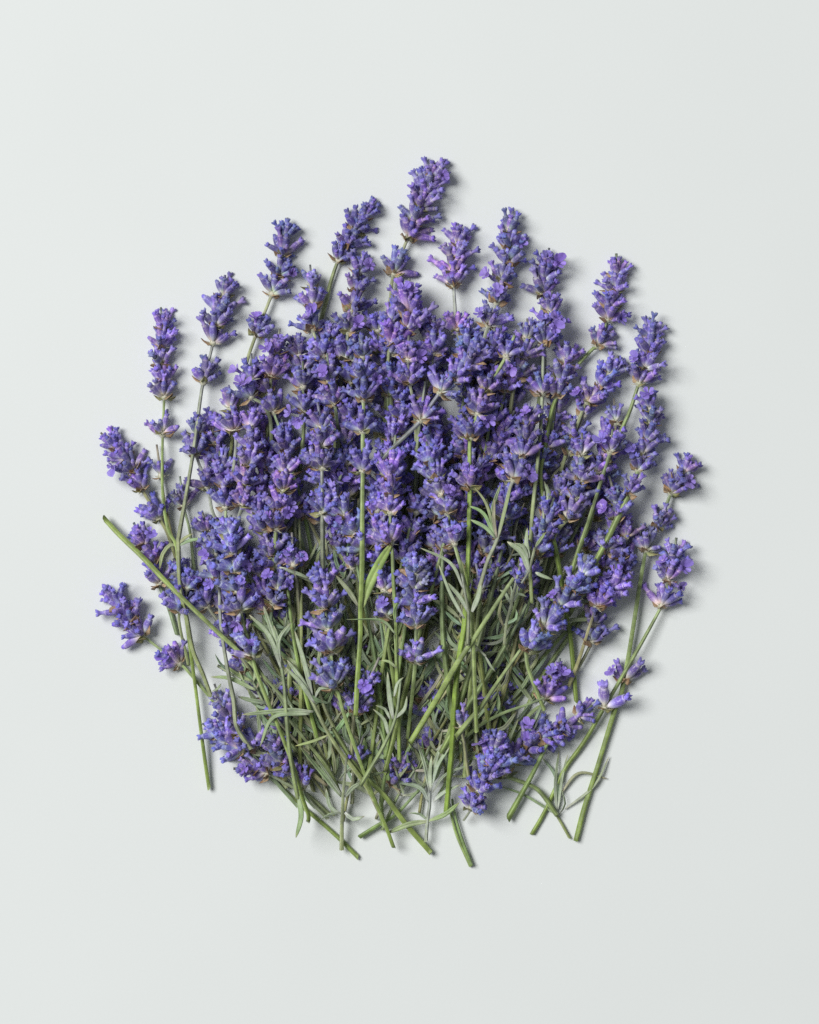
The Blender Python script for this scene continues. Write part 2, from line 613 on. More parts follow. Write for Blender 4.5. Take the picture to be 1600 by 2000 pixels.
def make_sprig(name, label, group, tip, whorls, stem, width=1.0, flowers=(), tone=None, green=None, density=1.0,
               stem_r=4.3, hide=45, leaves=(), lift=0.0, category="lavender sprig", loose_last=False, bract=1.0, flower_rate=.008):
    stem_r *= .88
    path = ([tip] if tip else []) + list(whorls) + list(stem)
    q = spline(path, 9.0)
    seg = np.linalg.norm(np.diff(q, axis=0), axis=1)
    s = np.concatenate([[0], np.cumsum(seg)])
    total = s[-1]
    # a little natural waver
    amp = U(.5, 1.8); ph = U(0, 6)
    T2 = np.gradient(q, axis=0); T2 /= np.linalg.norm(T2, axis=1)[:, None] + 1e-9
    q = q + np.stack([-T2[:, 1], T2[:, 0]], 1) * (amp * np.sin(s / U(60, 110) + ph))[:, None]
    ws = []
    for w in whorls:
        d = np.hypot(q[:, 0] - w[0], q[:, 1] - w[1])
        ws.append(int(d.argmin()))
    last = ws[-1] if ws else 0
    # clearance over the heap: the spike is fat, the bare stem is thin
    R_sp = 24.0 * width
    fat = np.array([1.0 if (ws and i <= last + 1) else 0.0 for i in range(len(q))])
    h = np.where(fat > 0, sample_h(q, 16), sample_h(q, 6))
    need = h + fat * R_sp * .62 + (1 - fat) * (stem_r + 1) + lift * np.clip((h - 8) / 30, 0, 1)
    if hide < 900 and ws:
        need = need * (1 - .75 * np.clip((s - s[last] - hide) / 70, 0, 1))
    z = smooth1(need, 6.0)
    z = .6 * z + .4 * smooth1(need, 14.0)
    z = np.maximum(z, np.where(fat > 0, 10, stem_r + .5))
    z = smooth1(z, 2.0)
    # the stamp: whorls as bumps, the stem as a thin ridge
    bump = np.zeros(len(q))
    for i in ws:
        bump += np.exp(-0.5 * ((s - s[i] + 16) / 20) ** 2)
    stamp(q, z - fat * 4, np.where(fat > 0, 9 + 18 * width * np.minimum(1, bump), stem_r + 1.5))
    P = to_world(q, z)
    base = Vector(P[-1])
    root = link(name, None)
    root.location = base
    root.empty_display_size = .004
    tag(root, label, category, group)
    P = P - np.array(base)
    t = s / total
    g = green or (U(.86, 1.12), U(.92, 1.1), U(.8, 1.1))
    r_arr = stem_r * PX * (0.58 + 0.42 * np.clip(s / max(200.0, total * .6), 0, 1)) * (1 + .05 * np.sin(s / 37 + ph))
    along = np.clip((s + (0 if ws else 260)) / 620.0, 0, 1)
    me = tube_mesh("stem", P, r_arr, M_STEM, U(-.8, .8), U(0, 1.5))
    me.attributes["along"].data.foreach_set('value', np.repeat(np.clip(along * .8 + .2 * t, 0, 1), 12).astype(np.float32))
    link("stem", me, root, None, g)
    tint0 = tone or (U(.90, 1.05), U(.90, 1.02), U(.95, 1.1))
    val = U(.70, 1.14) if tone is None else U(.92, 1.1)
    tint0 = tuple(c * val for c in tint0)
    T, S, Up = tangent_frames(P)
    used = {}
    for fx in flowers:
        k = min(range(len(whorls)), key=lambda i: math.hypot(whorls[i][0] - fx[0], whorls[i][1] - fx[1] - 18))
        used.setdefault(k, []).append(fx)
    gap_prev = 0
    for k, i in enumerate(ws):
        ax = Vector(-T[i]); up = Vector(Up[i])
        up = (up - ax * up.dot(ax)).normalized()
        xs = up.cross(ax).normalized()
        M = Matrix((xs, up, ax)).transposed().to_4x4()
        M.translation = Vector(P[i])
        wh = link("flower_whorl", NODES[rng.randrange(len(NODES))], root, M)
        top = (k == 0)
        ws_scale = width * (.92 if top else U(1.0, 1.12))
        n_out = int(round((9 if not top else 8) * density)); n_in = int(round(5 * density))
        if loose_last and k == len(ws) - 1:
            ws_scale *= 1.4; n_out, n_in = 5, 0
        plan = []
        ph0 = U(0, 6.28)
        for j in range(n_out):
            plan.append((ph0 + 2 * math.pi * j / max(1, n_out) + U(-.28, .28), U(.58, 1.2) if not top else U(.45, 1.0), U(.0, 4)))
        for j in range(n_in):
            plan.append((ph0 + 1 + 2 * math.pi * j / max(1, n_in) + U(-.3, .3), U(.2, .5), U(0, 4) if top else U(3, 8)))
        if top:
            plan.append((U(0, 6.28), U(.0, .14), U(2, 5)))
        wtint = [c * U(.95, 1.05) for c in tint0]
        for az, el, off in plan:
            d = Vector((math.cos(az) * math.sin(el), math.sin(az) * math.sin(el), math.cos(el)))
            wd = M.to_3x3() @ d
            if wd.z < -.60:
                continue
            if P[i][2] + base.z + wd.z * 40 * PX * ws_scale < 3 * PX:       # press against the table
                d.y += .45; d.normalize()
            rot = d.to_track_quat('Z', 'Y').to_matrix().to_4x4() @ Matrix.Rotation(U(0, 6.28), 4, 'Z')
            if R() < .10:
                continue
            sc = ws_scale * U(.76, 1.14)
            m = Matrix.Translation(d * (3.5 * PX * width) + Vector((0, 0, off * PX * width))) @ rot @ Matrix.Diagonal((sc, sc, sc * U(.92, 1.12), 1))
            tint = [max(0, c * U(.88, 1.12)) for c in wtint]
            if R() < flower_rate and wd.z > .1:
                b = link("calyx", CALYX, wh, m, tint)
                link("open_flower", FLOWERS[rng.randrange(len(FLOWERS))], wh, m, (U(.9, 1.1), U(.9, 1.08), U(.92, 1.06)))
            else:
                x = R()
                bm = BUDS[rng.randrange(6)] if x < .24 else (BUDS[6 + rng.randrange(9)] if x < .72 else BUDS[15 + rng.randrange(7)])
                if R() < .06:
                    tint = [tint[0] * 1.05, tint[1] * 1.12, tint[2] * .85]      # a withered one
                link("bud", bm, wh, m, tint)
        Mi = M.to_3x3().inverted()
        for fx in used.get(k, ()):
            zt = (P[i][2] + base.z) / PX + 22
            dirw = (W3(fx[0], fx[1], zt) - base - Vector(P[i])).normalized()
            d = (Mi @ dirw).normalized()
            face = Matrix.Rotation(U(-.5, .5), 4, 'Z')
            rot = d.to_track_quat('Z', 'Y').to_matrix().to_4x4() @ face
            sc = U(.74, .94)
            m = Matrix.Translation(d * 4 * PX) @ rot @ Matrix.Diagonal((sc, sc, sc, 1))
            link("calyx", CALYX, wh, m, wtint)
            # the face of the flower turns towards the light, away from its tube
            tube = d * (24 * PX * sc)
            fd = (d * .9 + (Mi @ Vector((-.25, .1, 1.0))) * U(.2, .7)).normalized()
            rot2 = fd.to_track_quat('Z', 'Y').to_matrix().to_4x4() @ Matrix.Rotation(U(0, 6.28), 4, 'Z')
            m2 = Matrix.Translation(tube + d * 4 * PX - fd * (16 * PX * sc)) @ rot2 @ Matrix.Diagonal((sc, sc, sc, 1))
            link("open_flower", FLOWERS[rng.randrange(len(FLOWERS))], wh, m2, (U(.95, 1.12), U(.9, 1.05), U(.95, 1.08)))
        # bracts
        nb = (rng.choice((1, 2)) if top else rng.choice((2, 3, 3, 4))) if bract > 0 else 0
        for j in range(nb):
            az = (0.1 if j % 2 == 0 else math.pi - .1) + U(-.5, .9) if j < 2 else U(.6, 2.5)
            el = U(1.0, 1.6)
            d = Vector((math.cos(az) * math.sin(el), math.sin(az) * math.sin(el) + .1, math.cos(el))).normalized()
            if (M.to_3x3() @ d).z < -.5:
                continue
            rot = d.to_track_quat('Z', 'Y').to_matrix().to_4x4() @ Matrix.Rotation(U(-.8, .8), 4, 'Z')
            sc = width * U(.8, 1.15)
            m = Matrix.Translation(d * 3.0 * PX) @ rot @ Matrix.Diagonal((sc, sc, sc, 1))
            link("bract", BRACTS[rng.randrange(6)], wh, m, [U(.75, 1.2)] * 3 if R() < .75 else (.75, 1.05, .8))
    for lf in leaves:
        pts, wd = lf[0], lf[1]
        col = lf[2] if len(lf) > 2 else (U(.85, 1.15), U(.88, 1.12), U(.85, 1.2))
        d = np.hypot(q[:, 0] - pts[0][0], q[:, 1] - pts[0][1])
        lay_leaf(root, pts, wd, col, z0=float(z[int(d.argmin())]))
    return root, q, z, s


# ------------------------------------------------------------------ what lies where (photo pixels), tip first, cut end last
GROUP = "lavender sprigs heaped in the bunch"
SHOOTS = "leafy lavender shoots in the bunch"
ITEMS = []


def sprig(layer, label, tip, whorls, stem, **kw):
    ITEMS.append(dict(layer=layer, name="lavender_sprig", label=label, group=GROUP, tip=tip, whorls=whorls, stem=stem, **kw))


def shoot(layer, label, pts, leaves, **kw):
    kw.setdefault('stem_r', 4.2)
    kw.setdefault('green', (1.15, 1.1, 1.5))
    ITEMS.append(dict(layer=layer, name="leafy_shoot", label=label, group=SHOOTS, tip=None, whorls=[], stem=pts, leaves=leaves, category="leafy shoot", **kw))


def cut_stem(layer, label, pts, **kw):
    ITEMS.append(dict(layer=layer, name="cut_stem", label=label, group="bare cut lavender stems", tip=None, whorls=[], stem=pts, category="cut stem", **kw))


VIVID = (.98, 1.1, .8)
GREY = (1.12, 1.06, 1.5)
BLUE = (.93, .98, 1.06)
VIO = (1.08, .94, 1.04)
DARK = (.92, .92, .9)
PALE = (1.15, 1.15, 1.08)

# --- the outer ring, left to right over the top
sprig(6, "sprig with a tall spike standing clear of the bunch at its upper left edge", (315, 600), [(319, 641), (314, 680), (312, 712), (318, 745), (319, 777), (317, 850)],
      [(319, 960), (330, 1033), (346, 1068), (351, 1150), (362, 1205), (373, 1290), (382, 1350), (395, 1437), (410, 1538)], flowers=[], green=VIVID, width=.95,
      leaves=[([(347, 1067), (333, 1064), (318, 1082), (312, 1112)], 11)])
sprig(7, "sprig second from the left along the top, long bare stem below its lower whorl", (440, 537), [(437, 580), (430, 612), (422, 640), (417, 672), (398, 748)],
      [(392, 780), (381, 859), (366, 949), (350, 1040), (348, 1066), (352, 1150), (366, 1210), (378, 1270), (397, 1315), (414, 1361)], green=GREY,
      leaves=[([(349, 1066), (372, 1055), (406, 1051)], 11), ([(349, 1062), (362, 1050), (377, 1042)], 10)])
sprig(4, "sprig whose spike leans right, third from the left along the top", (561, 425), [(556, 468), (552, 500), (544, 540), (531, 577), (501, 655)],
      [(483, 706), (470, 760), (455, 840), (445, 930)], flowers=[(590, 530), (500, 600)])
sprig(5, "broad sprig just below the third spike with blue-tipped buds", (606, 517), [(610, 562), (609, 602), (612, 645), (632, 697)], [(646, 720), (660, 760), (672, 800), (690, 900)], flowers=[(608, 602)], tone=BLUE)
sprig(3, "sprig with a slim leaning spike on a bare stem, right of the broad one", (727, 393), [(713, 425), (694, 450), (677, 484), (661, 511)], [(646, 553), (638, 585), (620, 650), (610, 720)], green=(1.05, 1.1, .85), width=.95)
sprig(4, "sprig beside it with one open flower jutting to the right", (709, 490), [(699, 535), (693, 570), (686, 607), (680, 650), (674, 702)], [(668, 740), (660, 800), (655, 900)], flowers=[(728, 517), (706, 630)])
sprig(5, "tallest sprig, its leaning spike reaching highest at the top of the bunch", (849, 317), [(839, 353), (830, 380), (819, 408), (808, 437), (797, 466), (770, 537)], [(764, 580), (752, 640), (740, 720), (735, 800)], flowers=[(864, 343)], hide=-20, width=1.08)
sprig(6, "sprig with crowded flowers directly below the tallest one", (800, 544), [(795, 592), (800, 618), (795, 645), (764, 676)], [(758, 720), (752, 800), (750, 880)], flowers=[(790, 555), (812, 560), (815, 630)], tone=VIO, width=1.15, density=1.15)
sprig(5, "reddish violet sprig with a blunt spike and brown bracts, right of the tallest", (894, 436), [(893, 478), (888, 508), (884, 536), (885, 560), (892, 647)], [(899, 665), (905, 700), (910, 780), (905, 900)], tone=(1.10, .92, 1.0), green=GREY)
sprig(5, "long sprig of five whorls with open flowers on its left side", (1003, 412), [(994, 455), (996, 485), (993, 517), (977, 552), (969, 592), (953, 637)], [(947, 655), (940, 700), (930, 760), (925, 850)], flowers=[(972, 572), (950, 535), (1018, 475), (928, 592)], green=GREY)
sprig(3, "sprig topped by two open flowers, third from the right along the top", (1072, 484), [(1068, 528), (1063, 550), (1061, 576)], [(1060, 640), (1062, 720), (1050, 800)], flowers=[(1074, 488), (1092, 515)])
sprig(8, "sprig with pale open flowers and a straight stem that ends mid-bunch", (1080, 568), [(1076, 612), (1071, 640), (1062, 674), (1058, 771)], [(1056, 817), (1050, 900), (1040, 1020), (1037, 1100), (1040, 1178)], flowers=[(1078, 570), (1060, 615), (1088, 618), (1100, 628), (1080, 640)], green=(1.05, 1.06, 1.2))
sprig(2.6, "sprig at upper right with a pale flower hanging under its spike", (1203, 495), [(1203, 540), (1197, 570), (1191, 600), (1186, 625), (1166, 676)], [(1159, 680), (1131, 711), (1103, 752), (1081, 797), (1062, 892), (1056, 930), (1066, 1000), (1078, 1047), (1094, 1126), (1106, 1205), (1116, 1261), (1127, 1371)],
      flowers=[(1216, 622)], green=(.92, 1.06, .7), stem_r=5.0)
sprig(5, "dense sprig at the right shoulder, bluish buds and a long curving stem", (1270, 621), [(1270, 662), (1268, 692), (1259, 722), (1247, 750)], [(1231, 799), (1212, 842), (1192, 884), (1169, 954), (1152, 1019), (1124, 1095), (1108, 1150)], flowers=[(1232, 692)], tone=BLUE, green=VIVID)
sprig(6, "little sprig of one whorl perched on the right side stem", (1195, 838), [(1190, 884)], [(1169, 954), (1150, 1019), (1128, 1085), (1112, 1140)], green=VIVID, flowers=[(1172, 850)])
sprig(6, "thick many-whorled sprig down the right side with a stout green stem", (1270, 758), [(1271, 800), (1272, 828), (1264, 864), (1254, 893), (1247, 920), (1227, 967)], [(1203, 1016), (1181, 1061), (1161, 1098), (1140, 1140), (1110, 1200)], flowers=[(1266, 765), (1230, 870)], green=VIVID, stem_r=5.8)
sprig(3, "outermost sprig on the right, its long stem crossing another at lower right", (1346, 884), [(1336, 925), (1322, 945), (1311, 964), (1286, 1031), (1262, 1077), (1218, 1332)],
      [(1200, 1390), (1169, 1495), (1142, 1581), (1126, 1642)], green=(.88, 1.0, .75), flowers=[(1345, 940), (1177, 1290)], tone=DARK, stem_r=5.8, loose_last=True)
sprig(4, "sprig with a pale flower on its right, lowest spike on the right edge", (1322, 1050), [(1316, 1093), (1310, 1115), (1304, 1136), (1291, 1186), (1179, 1383)], [(1141, 1449), (1107, 1497), (1089, 1533), (1064, 1587), (1039, 1630)],
      flowers=[(1344, 1154), (1290, 1085), (1335, 1110)], green=VIVID, density=.9, loose_last=True)
# --- left flank
sprig(2, "loose sprig pointing out at the left edge with spread buds", (196, 846), [(230, 876), (247, 899), (263, 922), (279, 957), (313, 1013)], [(330, 1045), (350, 1110), (365, 1180)], flowers=[(213, 918)], density=.85, width=1.0)
sprig(3, "small three-budded sprig tucked behind the tall left stem", (307, 868), [(316, 932)], [(322, 980), (335, 1050)], density=.5, tone=BLUE)
sprig(3, "small sprig between the two long left stems", (352, 930), [(360, 990)], [(372, 1040), (380, 1120)], density=.7)
sprig(4, "sprig right of the second long stem, brown base above a fork of stems", (384, 805), [(384, 850), (383, 889), (406, 952)], [(414, 994), (425, 1022), (440, 1080), (450, 1160)], green=GREY, flowers=[(415, 900)])
sprig(3, "sprig at left middle crossed by a long diagonal stem", (262, 1020), [(283, 1066), (303, 1100), (311, 1142)], [(330, 1190), (345, 1240)], flowers=[(299, 1035)], tone=VIO)
sprig(5, "sprig with one long bud pointing left beneath the diagonal stem", (362, 1102), [(366, 1150), (352, 1194)], [(353, 1225), (370, 1300)], flowers=[(390, 1122)], width=1.05)
cut_stem(8, "long bare stem slanting down from the left edge over a spike", [(560, 1370), (510, 1315), (470, 1275), (431, 1240), (417, 1227), (361, 1174), (319, 1132), (277, 1087), (234, 1045), (204, 1012)], green=(1.0, 1.08, .9), stem_r=5.7)
sprig(2, "lowest sprig on the left edge with brown bracts and a pale flower", (208, 1146), [(232, 1178), (246, 1196), (262, 1216), (282, 1242), (352, 1297)],
      [(364, 1308), (397, 1347), (417, 1370), (445, 1401), (487, 1462), (520, 1505), (555, 1542), (580, 1567), (610, 1592), (655, 1632), (699, 1675)], flowers=[(326, 1255), (308, 1275)], green=VIVID, density=.95, bract=1, width=1.1)
# --- lower left
sprig(3, "sprig pointing left beside the end of the longest left stem", (396, 1412), [(430, 1434), (447, 1450), (475, 1466)], [(500, 1482), (540, 1530), (580, 1575)], tone=BLUE, density=.9)
sprig(3, "lowest sprig on the left, pointing left below the bluish one", (456, 1500), [(500, 1500), (525, 1509)], [(570, 1535), (600, 1552), (640, 1590)], density=.8, tone=VIO, flowers=[(475, 1500)])
sprig(2, "upright dark sprig in the lower left corner of the bunch", (420, 1335), [(440, 1385), (452, 1410), (470, 1430), (500, 1460)], [(530, 1500), (560, 1540)], tone=DARK)
sprig(2, "dark sprig behind two crossing stems at lower left", (528, 1425), [(540, 1470), (552, 1492), (565, 1515)], [(585, 1545), (620, 1580)], tone=DARK)
sprig(3, "small sprig with parted buds near the lowest stem ends at left", (596, 1485), [(592, 1537)], [(605, 1565), (640, 1600)], density=.5, tone=VIO)
# --- left middle, on top
sprig(8, "big pale sprig at left centre with bright brown papery bracts", (450, 1005), [(447, 1050), (452, 1082), (457, 1117), (465, 1157), (471, 1194), (495, 1284)],
      [(499, 1302), (515, 1347), (535, 1398), (558, 1457), (577, 1513), (590, 1562), (601, 1592), (600, 1605)], flowers=[(505, 1100), (470, 1135), (462, 1225), (490, 1240)], green=VIVID, width=1.05)
sprig(7, "sprig at left centre, thin stem running straight down from its flowers", (405, 1045), [(420, 1085), (428, 1135)], [(431, 1198), (437, 1255), (448, 1325), (456, 1367), (461, 1418), (479, 1449), (491, 1464)], flowers=[(403, 1085), (410, 1140)], green=GREY, width=1.05)
sprig(6, "tall full sprig left of the centre above a fan of stems", (500, 800), [(488, 838), (490, 878), (484, 912), (478, 948), (473, 988)], [(468, 1005), (459, 1041), (455, 1100)], tone=VIO, green=GREY)
sprig(7, "sprig with open flowers left of centre, twisted bracts at its base", (566, 880), [(556, 925), (552, 960), (544, 998), (538, 1034)], [(538, 1042), (535, 1094), (530, 1150)], flowers=[(515, 995), (562, 1000), (578, 985)], green=(1, 1.08, .8), tone=VIO)
sprig(8, "sprig of widely spaced whorls on a pale stem left of the centre", (622, 785), [(629, 838), (629, 872), (629, 916), (629, 1003)], [(629, 1037), (631, 1122), (640, 1200)], green=GREY, flowers=[(671, 1028), (662, 1045)], width=1.0)
sprig(9, "sprig of stacked whorls on the straight bright stem in the centre", (705, 655), [(708, 700), (708, 742), (709, 783), (708, 845), (709, 922)], [(709, 935), (708, 1066), (705, 1150), (703, 1188), (703, 1247), (699, 1326), (696, 1400)],
      green=(1.0, 1.12, .85), leaves=[([(708, 1186), (718, 1150), (742, 1100), (765, 1062)], 27, (1.0, 1.12, .62)), ([(700, 1184), (682, 1155), (655, 1123)], 13)], stem_r=5.8, flowers=[(745, 740)])
sprig(10, "sprig lying diagonally across the top of the purple mass, tip to upper right", (945, 664), [(925, 698), (905, 720), (884, 743), (859, 769), (822, 823)], [(806, 840), (790, 855), (765, 878), (740, 905)], green=(1.1, 1.0, 1.9), lift=14)
sprig(8, "sprig right of the central stem, four clear tiers of buds", (773, 850), [(768, 905), (765, 935), (764, 966), (763, 1003), (764, 1062)], [(767, 1078), (769, 1139), (773, 1207), (774, 1275), (775, 1326), (778, 1392), (781, 1488)], green=VIVID)
sprig(9, "large bluish sprig in the very middle of the bunch", (834, 862), [(842, 905), (853, 938), (862, 968), (874, 1003), (887, 1064)], [(889, 1072), (902, 1120), (914, 1170), (919, 1207), (925, 1275), (932, 1428)], tone=(1.0, 1.04, 1.06), green=(1.0, 1.08, .95), flowers=[(890, 1015), (880, 955)])
sprig(7, "sprig on the thick vivid green stem with a flower above its last whorl", (1004, 655), [(987, 698), (950, 766), (934, 810), (920, 857), (918, 954)], [(916, 1000), (913, 1108), (909, 1216), (900, 1275), (891, 1345), (881, 1472), (877, 1512), (871, 1590)],
      flowers=[(955, 823), (918, 900), (998, 725)], green=(1.0, 1.2, .62), stem_r=5.8)
sprig(8, "upright sprig right of centre above a spray of narrow leaves", (1034, 784), [(1030, 830), (1024, 862), (1018, 893), (1002, 938)], [(995, 955), (986, 994), (972, 1053), (955, 1092), (945, 1125), (930, 1180)], flowers=[(1022, 795)], green=GREY,
      leaves=[([(971, 1052), (962, 1000), (978, 946)], 12), ([(968, 1046), (960, 1010), (950, 974)], 10), ([(966, 1040), (950, 985), (928, 953)], 10), ([(966, 1048), (945, 1003), (914, 987)], 10),
              ([(968, 1052), (948, 1030), (919, 1015)], 11), ([(973, 1050), (985, 1000), (998, 950)], 12), ([(970, 1050), (965, 1015), (966, 975)], 9)])
sprig(5, "slender sprig between two right-hand stems, four small tiers", (1137, 845), [(1135, 892), (1133, 942), (1122, 975), (1107, 1014)], [(1088, 1036), (1070, 1080), (1055, 1140)], density=.85)
sprig(4, "sprig leaning to the right below the upper right spike", (1209, 695), [(1190, 733), (1171, 757), (1147, 786)], [(1141, 792), (1125, 833), (1112, 861), (1095, 920)], flowers=[(1117, 755), (1125, 760)])
sprig(3, "tiny blue-tipped sprig near the right shoulder stem", (1200, 778), [(1203, 828)], [(1200, 870), (1185, 930)], density=.5, tone=PALE)
sprig(3, "shaded sprig with upturned flowers behind the stout right stem", (1190, 930), [(1205, 985), (1200, 1015), (1184, 1076)], [(1165, 1110), (1150, 1160)], flowers=[(1178, 995), (1214, 1047)], tone=DARK)
sprig(9, "curved sprig at right of centre, its short stem ending below it", (1166, 1092), [(1138, 1126), (1116, 1156), (1093, 1187), (1062, 1226), (1029, 1268)], [(1027, 1280), (1030, 1303), (1043, 1340), (1063, 1388)], flowers=[(1127, 1128), (1060, 1130)], green=(1, 1.1, .9), width=1.16, density=1.25, lift=16)
sprig(7, "sprig pointing right behind the curved one", (1231, 1130), [(1195, 1152), (1178, 1166), (1166, 1187)], [(1150, 1230), (1130, 1290), (1110, 1340)], tone=VIO, flowers=[(1180, 1090)], width=1.12, density=1.2)
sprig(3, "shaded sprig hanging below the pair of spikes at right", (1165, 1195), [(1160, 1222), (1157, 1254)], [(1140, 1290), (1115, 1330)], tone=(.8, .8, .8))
sprig(4, "sprig with deep violet open flowers at lower right of centre", (1093, 1285), [(1082, 1330), (1064, 1364)], [(1040, 1420), (1020, 1480)], flowers=[(1078, 1303), (1102, 1308)], tone=VIO)
sprig(6, "sprig slanting at lower right with a green bract in its middle", (1156, 1376), [(1128, 1398), (1094, 1425), (1072, 1434), (1050, 1443), (1026, 1464), (1002, 1486), (988, 1512)], [(1008, 1522), (1052, 1542), (1089, 1592)], flowers=[(1032, 1440), (1025, 1395)], green=(.9, 1, .8), bract=.5)
sprig(8, "lowest flowering sprig at right with orange-brown bracts at its foot", (975, 1428), [(966, 1468), (962, 1494), (948, 1522), (934, 1548), (920, 1580)], [(916, 1588), (906, 1602)], tone=BLUE, green=GREY, stem_r=3.2, density=1.25, width=1.08)
sprig(9, "pale blue sprig in the left of the green stems", (622, 1108), [(630, 1152), (636, 1190), (642, 1232), (648, 1275), (655, 1343)], [(661, 1354), (677, 1413), (707, 1500), (735, 1570), (755, 1615), (770, 1655)], tone=(1.04, 1.08, 1.06), green=VIVID, width=1.2, density=1.3, lift=22)
sprig(9, "pale blue sprig in the middle of the green stems", (813, 1078), [(812, 1122), (812, 1153), (811, 1184), (814, 1224), (811, 1294)], [(808, 1325), (804, 1359), (794, 1442)], tone=(1.02, 1.08, 1.06), green=(1.0, 1.1, .9), density=1.25, width=1.1, lift=22)
sprig(7, "small dark sprig with a violet flower low among the stems", (742, 1284), [(716, 1345), (694, 1391)], [(692, 1410), (688, 1450), (684, 1500)], flowers=[(713, 1340), (716, 1348)], tone=DARK)
sprig(5, "small whorl above a fork of pale leaves right of centre", (928, 1092), [(939, 1155)], [(928, 1182), (917, 1200), (912, 1260), (905, 1340)], density=.6, green=GREY)
sprig(4, "small whorl beside the broad yellow-green leaf", (690, 1060), [(689, 1110)], [(676, 1140), (665, 1200)], density=.6, tone=DARK, green=GREY)
sprig(4, "shaded sprig with two open flowers left of the pale blue spike", (550, 1110), [(541, 1150), (531, 1180)], [(530, 1210), (535, 1280)], tone=DARK, flowers=[(521, 1117), (570, 1142)])
sprig(5, "two open flowers on a shaded sprig under the twisted bracts", (570, 1040), [(572, 1105)], [(580, 1150), (585, 1230)], flowers=[(562, 1062), (588, 1088)], density=.4, tone=DARK)
sprig(7, "three-budded whorl beside the vivid thick stem near its end", (911, 1364), [(902, 1422)], [(906, 1450), (912, 1500), (920, 1540)], density=.35)
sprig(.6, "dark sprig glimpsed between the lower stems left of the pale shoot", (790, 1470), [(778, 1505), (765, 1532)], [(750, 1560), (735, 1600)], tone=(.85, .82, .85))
sprig(3, "small sprig seen between two stems near the bottom", (708, 1438), [(693, 1492)], [(690, 1520), (688, 1570)], density=.5)
sprig(4, "sprig with a violet flower beside the second bright central stem", (748, 1110), [(752, 1155), (756, 1205)], [(756, 1250), (750, 1320)], density=.5, flowers=[(748, 1163)], tone=DARK)
# --- purple heart of the bunch
sprig(6, "sprig with a blue outstretched bud at the left of the purple mass", (490, 690), [(490, 742), (491, 777)], [(510, 787), (527, 818), (530, 880)], tone=BLUE, flowers=[(430, 700)])
sprig(5, "sprig topped with a lone tall flower at the left top of the purple mass", (548, 642), [(540, 692), (531, 736)], [(528, 790), (520, 860)], flowers=[(549, 643), (525, 682)], tone=VIO)
sprig(6, "sprig with pale buds above the round pale flower, left of centre", (592, 705), [(592, 757), (594, 804)], [(592, 850), (585, 920)], flowers=[(583, 825), (556, 805)])
sprig(7, "sprig with purple-brown whorls at the far left of the purple mass", (448, 752), [(452, 800), (459, 843)], [(462, 870), (455, 930)], tone=(1.06, .96, .98), green=GREY)
sprig(6, "sprig with a large open flower above the pale stem left of centre", (640, 690), [(645, 745), (655, 790)], [(660, 840), (662, 920)], flowers=[(634, 731), (577, 683)])
sprig(7, "sprig right of the stacked central whorls in the purple mass", (800, 655), [(798, 705), (801, 749)], [(808, 790), (812, 860), (812, 950)], tone=VIO, flowers=[(820, 700)])
sprig(6, "sprig with large ribbed buds under the diagonal stem", (830, 745), [(821, 823)], [(816, 880), (812, 960), (808, 1040)], density=.85, flowers=[(812, 740), (835, 735)], green=(1, 1.06, .95))
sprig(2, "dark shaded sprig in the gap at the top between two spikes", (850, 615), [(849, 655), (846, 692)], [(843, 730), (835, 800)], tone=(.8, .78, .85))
sprig(4, "bluish sprig beside the fork at the top right of the purple mass", (1029, 622), [(1026, 665), (1018, 700), (1008, 735)], [(1000, 780), (995, 860)], tone=(1.0, 1.02, .95))
sprig(3, "shaded sprig along the right rim of the purple mass", (1112, 668), [(1105, 710), (1095, 745), (1085, 775)], [(1078, 820), (1070, 900)], tone=DARK)

# --- leafy shoots and loose stems on top of the greenery
L1 = (1.15, 1.12, 1.35)
shoot(8, "grey leafy shoot spreading four leaves left of the pale blue spike", [(535, 1240), (549, 1302), (555, 1339), (560, 1395), (565, 1451), (572, 1500), (583, 1560)],
      [([(548, 1300), (540, 1260), (515, 1184)], 14, L1), ([(547, 1290), (544, 1255), (535, 1222)], 12, L1), ([(548, 1298), (545, 1250), (569, 1215)], 10, L1), ([(549, 1305), (525, 1240), (487, 1201)], 13, L1),
       ([(583, 1555), (588, 1595), (578, 1636)], 17, (.85, .95, .8))], green=(1.0, 1.05, 1.2))
shoot(8, "grey leafy shoot with long parallel leaves low in the centre left", [(590, 1330), (613, 1373), (641, 1430), (665, 1468), (689, 1500), (712, 1532), (730, 1562)],
      [([(610, 1358), (596, 1300), (576, 1233)], 14, L1), ([(609, 1362), (588, 1325), (561, 1289)], 13, L1), ([(614, 1373), (588, 1335), (558, 1304)], 13, L1),
       ([(612, 1390), (560, 1388), (473, 1396)], 15, (1.1, 1.1, 1.2)), ([(605, 1394), (535, 1400), (508, 1458)], 13, (.95, 1, 1)), ([(616, 1362), (625, 1345), (650, 1344)], 9, L1),
       ([(641, 1436), (610, 1448), (577, 1457)], 8, (1.1, 1.1, .8)), ([(689, 1498), (678, 1506), (662, 1522)], 10, (1.25, 1.2, 1.5))], green=(1.15, 1.12, 1.2), stem_r=5.2)
